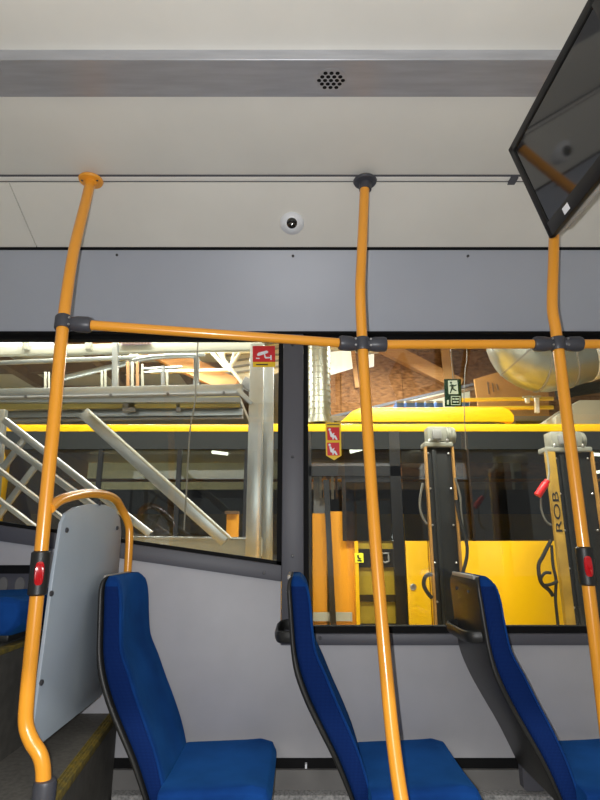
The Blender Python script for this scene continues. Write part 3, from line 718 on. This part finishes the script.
# exit sign hung on wires
YE = 7.0
ex = thing('exit_sign', P(452.5, 406, YE), 'dark green emergency exit sign with a running figure, hung on a wire', 'sign')
def ex_poly(name, pts, m, d): return flat_px(name, pts, m, ex, YE - d, .004)
flat_px('board', [(444.5, 379), (461, 379), (462, 406), (445.5, 406)], M_GREEN, ex, YE, .03)
ex_poly('pale_field', [(448, 380.5), (457.3, 380.5), (458.4, 394), (448.6, 394)], M_GREENW, .004)
hd = [(451 + 1.1 * math.cos(k * .785), 382.6 + 1.1 * math.sin(k * .785)) for k in range(8)]
ex_poly('figure_head', hd, M_GREEN, .008)
ex_poly('figure_body', [(449.3, 385.8), (451.6, 384.2), (454.6, 385), (456.4, 384.3), (456.8, 385.2), (454.5, 386.4), (453.6, 386.2), (453.6, 388), (455.2, 389.6), (456.8, 390.2), (456.4, 391), (454.4, 390.6), (452.6, 389.2), (451.6, 391.2), (450.8, 393.4), (449.8, 393.2), (450.6, 390.4), (451.4, 387.4), (451, 386), (449.9, 386.8)], M_GREEN, .008)
def ring_px(pts, wpx):
    (x0, y0), (x1, y1) = pts
    for q in ((x0, y0, x1, y0 + wpx), (x0, y1 - wpx, x1, y1), (x0, y0, x0 + wpx, y1), (x1 - wpx, y0, x1, y1)):
        ex_poly('outline', [(q[0], q[1]), (q[2], q[1]), (q[2], q[3]), (q[0], q[3])], M_GREENW, .004)
ring_px(((451, 396), (460.5, 405)), .7)
for k, (x0, x1, y) in enumerate(((452.5, 454.5, 398.3), (455.3, 459, 398.3), (453, 456, 401.2), (456.6, 458.6, 401.2))):
    ex_poly('caption_mark', [(x0, y), (x1, y), (x1, y + 1.3), (x0, y + 1.3)], M_GREENW, .004)
ex_poly('arrow_mark', [(447, 400), (448.8, 400), (448.8, 404.5), (447, 404.5)], M_GREENW, .004)
obj('wire', MB().tube([P(453, 379, YE + .015), Vector((P(453, 379, YE).x, YE + .015, HR + .25))], .006, 6), M_WIRE, ex)
obj('pull_cord', MB().tube(bez([P(466, 335, 5.0) + Vector((0, 0, 2.0)), P(466, 335, 5.0), P(465, 370, 5.0), P(464, 400, 5.0), P(466, 450, 5.0)], 4), .004, 6), M_WIRE, None, label='thin cord hanging in front of the bus right of the exit sign', cat='cord')

# ------------------------------------------------------------------ the yellow bus opposite
YB = 6.0
def zb(y): return P(300, y, YB).z
def xb(x, y=540): return P(x, y, YB).x
ZRT, ZRB, ZG = zb(423), zb(431.5), zb(541)
XB0, XB1 = xb(6, 430), 7.0
bus = thing('yellow_bus', (1.0, YB + 1.2, HF), 'bright yellow bus with dark tinted windows parked alongside', 'bus')
DX0, DX1 = xb(309), xb(404.5)
# roof edge and roof
obj('roof', MB().prism([(YB, ZRB), (YB, ZRT - .02), (YB + .05, ZRT), (YB + .25, ZRT + .03), (YB + 2.2, ZRT + .03), (YB + 2.45, ZRT), (YB + 2.5, ZRB)], 'x', XB0, XB1), M_BUSY, bus, bevel=.01)
pod = [(340, 423), (352, 411.5), (360, 408.5), (500, 407.5), (508, 410), (513, 416), (513, 423)]
obj('roof_pod', MB().prism([(P(x, y, YB + .35).x, P(x, y, YB + .35).z) for x, y in pod], 'y', YB + .3, YB + 1.9), M_BUSY, bus, bevel=.02)
obj('pod_seam', MB().box((xb(342, 422), YB + .22, ZRT + .02), (xb(512, 422), YB + .4, ZRT + .05)), M_BUSB, bus)
for x in (165, 206):
    obj('lifting_lug', MB().prism([(P(x + dx, y, YB + .3).x, P(x + dx, y, YB + .3).z) for dx, y in ((-5, 425), (-2.5, 416), (1, 415), (4, 420), (6, 425))], 'y', YB + .3, YB + .36), M_YEL, bus)
# cantrail, dark band above the glass
obj('cantrail', MB().box((XB0, YB + .002, zb(449)), (XB1, YB + .05, ZRB)), mat('cantrail_grey', (0.020, 0.022, 0.023), 0.5, spec=0.15), bus)
# side windows (tinted panes) with dividers
edges = [xb(6, 480), xb(98, 480), xb(178, 480), xb(246, 480), xb(309, 480)]
for x0, x1 in zip(edges, edges[1:]):
    g = obj('side_window', MB().box((x0 + .02, YB + .006, zb(572)), (x1 - .02, YB + .016, zb(449))), M_BUSG, bus, smooth=False)
    obj('divider', MB().box((x1 - .025, YB + .004, zb(572)), (x1 + .025, YB + .05, zb(449))), M_BUSB, g)
e2 = [DX1, xb(470, 480), xb(620, 480), XB1]
for x0, x1 in zip(e2, e2[1:]):
    g = obj('side_window', MB().box((x0 + .01, YB + .006, ZG + .005), (x1 - .01, YB + .016, zb(449))), M_BUSG, bus, smooth=False)
    obj('divider', MB().box((x1 - .012, YB + .004, ZG), (x1 + .012, YB + .05, zb(449))), M_BUSB, g)
# yellow skirt panels with joints
xs = [DX1 - .0, xb(430.5, 585), xb(640), XB1]
for x0, x1 in zip(xs, xs[1:]):
    q = obj('side_panel', MB().box((x0 + .006, YB, -1.5), (x1 - .006, YB + .05, ZG)), M_BUSY, bus, bevel=.006)
c = P(413, 587, YB); lk = obj('flap_lock', MB().lathe([(.032, 0), (.034, .008), (.028, .012), (.02, .012), (.018, .006)], c, (0, -1, 0), 24), M_SCREW, bus)
obj('side_panel', MB().box((XB0, YB, -1.5), (DX0 - .01, YB + .05, zb(572))), M_BUSY, bus, bevel=.006)
obj('body_core', MB().box((XB0, YB + 2.3, -1.5), (XB1, YB + 2.48, zb(470))), M_BUSIN, bus)
obj('inner_sill', MB().box((XB0 + .1, YB + .62, -.95), (XB1 - .1, YB + .66, P(300, 514, YB + .62).z)), mat('inner_sill_ochre', (0.50, 0.32, 0.03), .6, var=.25, scale=2), bus)
obj('bus_floor', MB().box((XB0, YB + .05, -1.0), (XB1, YB + 2.4, -.95)), M_BUSIN, bus)
obj('end_wall', MB().box((XB0 - .04, YB + .0, -1.5), (XB0, YB + 2.48, ZRB + .05)), M_BUSY, bus)
for k, x in enumerate((-3.4, -2.6, -1.8, -1.0, 2.0, 2.8, 3.6)):
    sb = obj('inner_seat', MB().prism(rrect(x, -.9, x + .45, .22, .08), 'y', YB + .9, YB + 1.0), M_BUSIN, bus)
obj('inner_rail', MB().tube([(XB0 + .2, YB + .8, .75), (XB1 - .2, YB + .8, .75)], .02, 8), M_POLE, bus)
obj('skirt', MB().box((XB0, YB + .03, -1.72), (XB1, YB + .08, -1.49)), M_BUSB, bus)
for wx in (-2.6, 3.6):
    wh = obj('wheel', MB().lathe([(.2, .0), (.42, .0), (.48, .04), (.48, .26), (.42, .3)], (wx, YB + .02, HF + .48), (0, 1, 0), 32), M_HOSE, bus)
    obj('hub', MB().lathe([(.24, -.02), (.24, .01), (.1, -.02)], (wx, YB + .02, HF + .48), (0, 1, 0), 24), M_GREY, wh)
for a, b, Y_ in (((578, 453), (604, 455), YB + .7), ((575, 476), (604, 471), YB + .7), ((344, 446), (352, 449), YB + .5), ((350, 452), (362, 449), YB + .5), ((212, 452), (228, 454), YB + .9), ((486, 443), (500, 443), YB + 1.6), ((486, 449), (500, 449), YB + 1.6)):
    obj('glow_bar', MB().bar(P(*a, Y_), P(*b, Y_), .035, .035, (0, 1, 0)), M_LAMP, bus)  # added glowing bars stand in for white reflections in the bus glass
# door bay
dr = obj('door_frame', MB().box((DX0 - .02, YB - .004, -1.5), (DX0 + .03, YB + .06, ZRB)).box((xb(393), YB - .004, -1.5), (xb(404), YB + .06, ZRB)).box((DX0, YB - .004, zb(476)), (xb(404), YB + .06, zb(466))), M_BUSB, bus)
obj('transom_glass', MB().box((DX0 + .03, YB + .01, zb(466)), (xb(393), YB + .02, ZRB)), M_BUSG, dr, smooth=False)
lf = obj('orange_partition', MB().box((DX0 + .04, YB + .10, -1.5), (xb(327), YB + .13, zb(513))), M_BUSO, bus)
obj('orange_partition', MB().box((xb(329), YB + .08, -1.5), (xb(354.5), YB + .11, zb(511))), M_BUSO, bus)
obj('door_post', MB().bar(P(326, 480, YB + .04), P(334, 640, YB + .04), .06, .05, (0, 1, 0)), M_BUSB, bus)
obj('grey_post', MB().box((xb(314, 480), YB + .2, zb(515)), (xb(320, 480), YB + .3, zb(470))), M_GREY, bus)
obj('orange_post', MB().box((xb(354.5), YB - .0, -1.5), (xb(358), YB + .1, zb(541))), M_BUSY, bus)
dl = obj('door_leaf', MB().box((xb(343), YB + .02, zb(541)), (xb(347), YB + .05, zb(476))).box((xb(347), YB + .02, zb(482)), (xb(393), YB + .05, zb(476))).box((xb(358), YB + .02, zb(567.5)), (xb(393), YB + .05, zb(549))).box((xb(358), YB + .02, zb(602)), (xb(393), YB + .05, zb(595))).box((xb(358), YB + .02, zb(700)), (xb(393), YB + .05, zb(624))), M_BUSB, bus)
obj('door_pane', MB().box((xb(347), YB + .03, zb(541)), (xb(393), YB + .04, zb(482))), M_BUSG, dl, smooth=False)
M_OLIVE = mat('door_inner_ochre', (0.34, 0.235, 0.015), .5, var=.15, scale=4)
for y0, y1 in ((549, 540.5), (595, 567.5), (624, 602)):
    obj('lower_pane', MB().box((xb(358), YB + .045, zb(y0)), (xb(393), YB + .06, zb(y1))), M_OLIVE, dl)
stk = obj('door_sticker', MB().prism([(P(x, y, YB + .015).x, P(x, y, YB + .015).z) for x, y in ((354.3, 553), (363, 553), (363.5, 562.5), (354.8, 562.5))], 'y', YB - .008, YB - .005), mat('sticker_lime', (.85, .85, .03), .5), bus)
for q in ([(357, 555), (358.6, 555), (359.2, 557.5), (361, 558.5), (360.4, 559.4), (357.6, 558.4)], [(357, 559.4), (361.6, 560.2), (361.2, 561.6), (357.2, 560.8)]):
    obj('pictogram', MB().prism([(P(x, y, YB - .01).x, P(x, y, YB - .01).z) for x, y in q], 'y', YB - .011, YB - .0085), M_INK, stk)
hd = MB()
q = [(381, 553.5), (388.5, 553.5), (389, 561), (386, 562.5), (381.5, 561.5)]
obj('door_handle', MB().tube([P(x, y, YB + .01) for x, y in q], .012, 8, closed=True), M_GREY, dl)

obj('inner_panel_pale', MB().box((DX0 + .05, YB + .25, zb(516)), (xb(326), YB + .28, zb(496))), M_GREY, bus)
for k, m_ in enumerate((M_BROWN, M_CREAM, M_BUSO, M_BROWN, M_CREAM, M_BROWN)):
    obj('reflection_stripe', MB().box((xb(316 + k * 4.2, 480), YB + .3, zb(497)), (xb(318.6 + k * 4.2, 480), YB + .32, zb(468))), m_, bus)  # coloured strips paint the upright reflections in the door bay
obj('painted_highlight', MB().box((DX0 + .04, YB + .06, zb(622)), (xb(351), YB + .075, zb(613))), M_CREAM, bus)  # pale strip paints the highlight low on the orange panels
# ------------------------------------------------------------------ two column lifts in front of the bus
def hose(name, pts, Y, r, parent, m=M_HOSE):
    return obj(name, MB().tube(bez([P(x, y, Y) for x, y in pts], 6), r, 8), m, parent)
def column(label, x0, x1, ytop, Y, plate):
    t = thing('lift_column', P((x0 + x1) / 2, ytop, Y) * 1.0, label, 'vehicle lift', group='column lifts beside the yellow bus')
    a = P(x0, ytop, Y).x; b = P(x1, ytop, Y).x; zt = P(x0, ytop, Y).z
    t.location.z = HF; OFF[t] = Vector(t.location)
    wl = .022 if not plate else .085
    obj('channel', MB().box((a + wl, Y + .02, HF), (b - .016, Y + .09, zt)).box((a + wl + .05, Y - .01, HF), (a + wl + .09, Y + .02, zt - .03)), M_COLD, t, bevel=.004)
    lft = obj('flange_plate', MB().box((a, Y - .03, HF), (a + wl, Y + .03, zt)), M_COLO if not plate else mat('lift_yellow', (.36, .215, .03), .5, var=.25, scale=6), t, bevel=.004)
    obj('flange_plate', MB().box((b - .016, Y - .03, HF), (b, Y + .05, zt)), M_COLO, t, bevel=.004)
    p0 = (a + wl + .018, Y + .018, zt - .06); pts = [(a + wl + .018, Y + .018, zt - .06 - k * .34) for k in range(7)] + [(b - .045, Y + .018, zt - .06 - k * .34) for k in range(7)]
    bo = obj('bolt', MB().lathe([(.010, 0), (.010, .012), (.005, .016)], p0, (0, -1, 0), 8), M_SCREW, t); spread(bo, pts[1:], p0)
    w_ = b - a; cx = (a + b) / 2
    mt = obj('motor_head', MB().box((a - .0, Y - .02, zt), (b + .0, Y + .16, zt + .05)).box((cx - w_ * .36, Y - .02, zt + .05), (cx + w_ * .30, Y + .14, zt + .20)), M_MOTOR, t, bevel=.012)
    obj('motor', MB().lathe([(.05, -.03), (.085, .0), (.085, .14), (.075, .155), (.06, .16)], (cx + w_ * .12, Y + .1, zt + .13), (1, 0, 0), 20), M_MOTOR, mt)
    for k in range(5): obj('cooling_fin', MB().lathe([(.092, 0), (.092, .006)], (cx + w_ * .12 + .012 + k * .024, Y + .1, zt + .13), (1, 0, 0), 20), M_MOTOR, mt)
    obj('terminal_box', MB().box((cx - w_ * .22, Y - .06, zt + .07), (cx + w_ * .08, Y - .015, zt + .16)), M_GREY, mt, bevel=.008)
    for k in (-.3, .0, .3): obj('foot_bolt', MB().lathe([(.014, 0), (.014, .02), (.007, .03)], (cx + w_ * k, Y - .015, zt + .05), (0, 0, 1), 8), M_SCREW, mt)
    return t, lft
cl1, _ = column('dark column lift with rust-orange edges behind the right-hand seat', 424, 453, 447, 5.2, False)
hose('hose', [(423, 483), (420.5, 495), (420, 508), (423, 518), (427, 524)], 5.15, .012, cl1, M_WIRE)
hose('hose', [(455, 478), (460, 495), (461.5, 515), (464, 535), (468, 541)], 5.15, .010, cl1, M_WIRE)
hose('hose', [(456, 500), (460, 520), (466, 540), (467, 555), (463, 572), (459, 582), (456, 590)], 5.12, .016, cl1)
hose('hose', [(432, 574), (426, 576), (423.6, 584), (427, 592), (432, 598)], 5.12, .018, cl1)
cl2, plate = column('column lift with a yellow lettered edge behind the right pole', 545, 592, 452, 5.2, True)
# sideways lettering on the yellow plate
tx = letters('ROB', .085, .002); tx.v = [Vector((v.x * 2.3, v.y, v.z)) for v in tx.v]; pv = P(550.5, 512, 5.165)
zt = P(545, 452, 5.2).z; a_ = P(545, 452, 5.2).x
R = Matrix(((0, -1, 0), (0, 0, -1), (1, 0, 0)))
tx.v = [R @ v + Vector((a_ + .037, 5.1685, pv.z)) for v in tx.v]
obj('lettering', tx, M_INK, plate, smooth=False)
hose('hose', [(541, 497), (541.5, 510), (546, 521), (551, 525)], 5.1, .010, cl2, M_WIRE)
hose('hose', [(551, 540), (543, 556), (538.5, 566), (541, 582), (549, 590), (553, 596)], 5.1, .018, cl2)
hose('hose', [(551, 573), (545, 573), (541, 579), (544, 585), (552, 584), (557.5, 581)], 5.08, .014, cl2)
hose('hose', [(551.5, 545), (553, 565), (556, 580), (555.5, 600), (558, 625), (559, 650)], 5.1, .014, cl2)
pg = obj('power_plug', MB().tube([P(537.5, 495.5, 5.08), P(545.5, 483.5, 5.08)], .035, 12).tube([P(545.2, 484, 5.08), P(547.5, 480.5, 5.08)], .028, 12), M_SIGNR, cl2, bevel=.004)
hose('cable', [(548, 481), (549, 470), (547, 455), (545, 448)], 5.12, .010, cl2, M_MOTOR)

# ------------------------------------------------------------------ aluminium work platform outside the left window
YP = 4.2
wp = thing('work_platform', P(150, 550, YP), 'aluminium work platform with rails and diagonal brace outside the left window', 'work platform')
wp.location.z = HF; OFF[wp] = Vector(wp.location)
def beam(name, a, b, w, hgt, m=M_SCAF, Y=YP, Y2=None, parent=None, bev=.004):
    return obj(name, MB().bar(P(*a, Y), P(*b, Y2 or Y), w, hgt, (0, 1, 0)), m, parent or wp, bevel=bev)
beam('top_beam', (-30, 352), (262, 346), .085, .06, M_CREAM, 4.6)
beam('guard_rail', (-30, 364), (205, 355), .035, .035, M_SCAF, 4.7)
dk = beam('deck_rail', (-30, 394.5), (243, 389), .075, .05)
beam('deck_edge', (-30, 399), (243, 394), .020, .06, M_GREY)
obj('deck', MB().box((P(-40, 400, YP).x, YP + .04, P(100, 401, YP).z), (P(240, 400, YP).x, YP + .9, P(100, 396, YP).z + .0)), M_SCAF, wp)
beam('toe_board', (-30, 404.5), (240, 402), .09, .03, mat('toe_board_ochre', (.34, .27, .07), .6, var=.2, scale=3), YP + .10)
lb = beam('lower_beam', (-30, 415.5), (243, 412.5), .06, .06, M_SCAF, YP + .2)
beam('lower_lip', (-30, 421), (243, 418), .02, .05, M_GREY, YP + .2)
pst = beam('corner_post', (257.5, 345), (253, 566), .112, .085, M_SCAF, YP)
beam('corner_post', (269, 360), (267, 566), .085, .06, M_SCAF, YP + .25)
beam('cross_tie', (243, 382), (262, 392), .09, .07, M_GREY, YP + .05)
beam('knee_brace', (238, 390), (252, 404), .035, .035, M_SCAF, YP - .03)
beam('diagonal_brace', (84, 413), (226, 541), .095, .05, M_SCAF, YP - .02)
beam('diagonal_brace_lip', (90, 412), (231, 539), .018, .07, M_CREAM, YP - .03)
beam('base_beam', (128, 546), (262, 548), .12, .06, M_CREAM, YP + .1)
beam('base_lip', (128, 537.5), (262, 538.5), .018, .09, M_SCAF, YP + .08)
for k, (x, y0, y1, w_, m) in enumerate(((115.5, 338, 389, .05, M_SCAF), (128, 362, 389, .025, M_COPPER), (132.5, 362, 389, .025, M_CREAM), (137.5, 362, 389, .025, M_COPPER), (142.5, 364, 389, .02, M_CREAM),
                                        (102, 371, 389, .02, M_CREAM), (105.5, 370, 389, .02, M_CREAM), (45.5, 372, 389, .02, M_CREAM), (49, 372, 389, .015, M_CREAM), (163, 366, 389, .03, M_GREY), (167, 370, 389, .02, M_CREAM), (26, 340, 350, .05, M_CREAM), (88.5, 339, 350, .05, M_CREAM))):
    beam('upright', (x, y0), (x, y1), w_, w_, m, YP + .35)
obj('bent_tube', MB().tube(bez([P(60, 379, YP + .5), P(120, 365, YP + .5), P(150, 357.5, YP + .5), P(190, 355.5, YP + .5), P(196, 358, YP + .5), P(196.5, 366, YP + .5), P(196, 388, YP + .5)], 5), .026, 12), M_SCAF, wp)
obj('thin_rail', MB().tube([P(143, 369, YP + .4), P(182, 367, YP + .4)], .012, 8), M_SCAF, wp)
obj('thin_rail', MB().tube([P(143, 372.5, YP + .4), P(182, 371, YP + .4)], .009, 8), M_SCAF, wp)
for k, (x0, x1) in enumerate(((122, 136), (176, 181))):
    beam('deck_hanger', ((x0 + x1) / 2, 396), ((x0 + x1) / 2, 412), (x1 - x0) / 130, .03, M_GREY, YP + .1)
for x in (26, 111, 168, 224):
    c = P(x, 397.5 - x * .02, YP - .03); obj('bolt', MB().lathe([(.012, 0), (.012, .012)], c, (0, -1, 0), 10), M_SCREWD, wp)
# strip sticker high on the beam
flat_px('printed_strip', [(121, 341.5), (151, 340.5), (151, 344), (121, 345)], M_PURP, wp, 4.55, .01)
for k in range(9): flat_px('strip_mark', [(122.5 + k * 3.1, 342.3), (124.6 + k * 3.1, 342.2), (124.6 + k * 3.1, 344), (122.5 + k * 3.1, 344.1)], M_BROWN, wp, 4.545, .004)
# truss behind the platform
tr_ = thing('roof_truss', P(200, 380, 8.4), 'white tubular truss under the hall roof left of the pillar', 'truss')
for a, b in (((205, 345), (228, 370)), ((228, 370), (245, 345)), ((190, 352), (250, 352)), ((150, 372), (232, 370)), ((215, 348), (243, 384)), ((222, 350), (226, 368)), ((236, 346), (230, 372)), ((120, 340), (215, 351)), ((130, 356), (180, 341))):
    obj('chord', MB().tube([P(*a, 8.4), P(*b, 8.4)], .032, 8), M_CREAM, tr_)
obj('timber_rafter', bar_px(MB(), (130, 338), (235, 388), 9.0, .30, .2), M_WOOD, None, label='sloping orange-brown timber rafter behind the work platform', cat='beam')
obj('cream_roof_sheet', MB().prism([(P(x, y, 9.3).x, P(x, y, 9.3).z) for x, y in ((225, 338), (282, 338), (282, 372), (232, 384), (225, 372))], 'y', 9.3, 9.35), M_ROOFW, None, label='cream corrugated roof sheet left of the window pillar', cat='roof sheet')
for k in range(5): obj('rib', bar_px(MB(), (226, 350 + k * 6), (282, 342 + k * 6), 9.27, .03, .03), M_GREY, bpy.data.objects['cream_roof_sheet'])
# leaning ladder
ld = thing('ladder', P(60, 520, 4.0), 'aluminium ladder leaning diagonally at the far left outside', 'ladder')
YL = 3.95
for nm, a, b, w_ in (('stringer', (4, 420), (150, 534), .048), ('stringer', (-4, 434), (116, 523), .048), ('thin_stringer', (-10, 464), (80, 533), .022), ('thin_stringer', (-10, 494), (40, 532), .022)):
    beam(nm, a, b, w_, .03, M_SCAF, YL, parent=ld)
    beam('bright_lip', (a[0] + 2, a[1] - 2), (b[0] + 2, b[1] - 2), .010, .036, M_WHITE, YL - .003, parent=ld)
for a, b in (((26, 437), (-10, 486)), ((35, 467), (-6, 522))):
    beam('rung', a, b, .045, .03, M_SCAF, YL + .03, parent=ld)
beam('side_post', (2, 410), (-6, 500), .07, .05, M_SCAF, YL + .05, parent=ld)
cbn = obj('orange_reflection', MB().box((P(226, 530, 5.0).x, 5.0, HF), (P(237.5, 530, 5.0).x, 5.12, P(231, 512, 5.0).z)), M_BUSO, None, bevel=.01, label='narrow orange block standing in for a window reflection between the diagonal brace and the corner post', cat='reflection')  # solid block stands in for an orange reflection in the pane
obj('reflection_cap', MB().box((P(225, 512, 4.99).x, 4.98, P(231, 514, 5.0).z), (P(238, 512, 4.99).x, 5.13, P(231, 511, 5.0).z)), M_BROWN, cbn)
# hanging chain / rope in front of the yellow bus
obj('hanging_cable', MB().tube(bez([P(199, 340, 3.9) + Vector((0, 0, 2.6)), P(198, 340, 3.9), P(195, 400, 3.9), P(190, 430, 3.9), P(187, 480, 3.9), P(184, 530, 3.9)], 5), .006, 6), M_WIRE, None, label='thin cable hanging down outside the left window', cat='cable')

# ------------------------------------------------------------------ hall lamps
for k, (x, y, z, L) in enumerate(HALL_LAMPS):
    where = ('over the gap between the buses, left', 'over the gap between the buses, right', 'behind the yellow bus, left', 'behind the yellow bus, right, added to brighten the board wall', 'behind the yellow bus, middle, added to brighten the left background', 'on the far door side, left', 'on the far door side, middle', 'on the far door side, right')[k]
    t = thing('hall_lamp', (x, y, z), 'white fluorescent hall lamp ' + where, 'lamp', group='fluorescent hall lamps')
    obj('housing', MB().box((x - L / 2, y - .12, z + .03), (x + L / 2, y + .12, z + .09)), M_WHITE, t)
    for dx in (-.35, .35): obj('hanger', MB().tube([(x + dx * L, y, z + .08), (x + dx * L, y, HR + .26)], .008, 6), M_GREY, t)
    for dy in (-.05, .05): obj('lamp_tube', MB().tube([(x - L / 2, y + dy, z), (x + L / 2, y + dy, z)], .018, 10), M_LAMP, t)
    li = bpy.data.lights.new('hall_lamp_light', 'AREA'); li.shape = 'RECTANGLE'; li.size = L; li.size_y = .25; li.energy = HALL_POWER * L / 2.4; li.color = (1.0, .97, .88)
    lo_ = bpy.data.objects.new('hall_lamp_light', li); C.objects.link(lo_); lo_.parent = t; lo_.location = (0, 0, -.03)
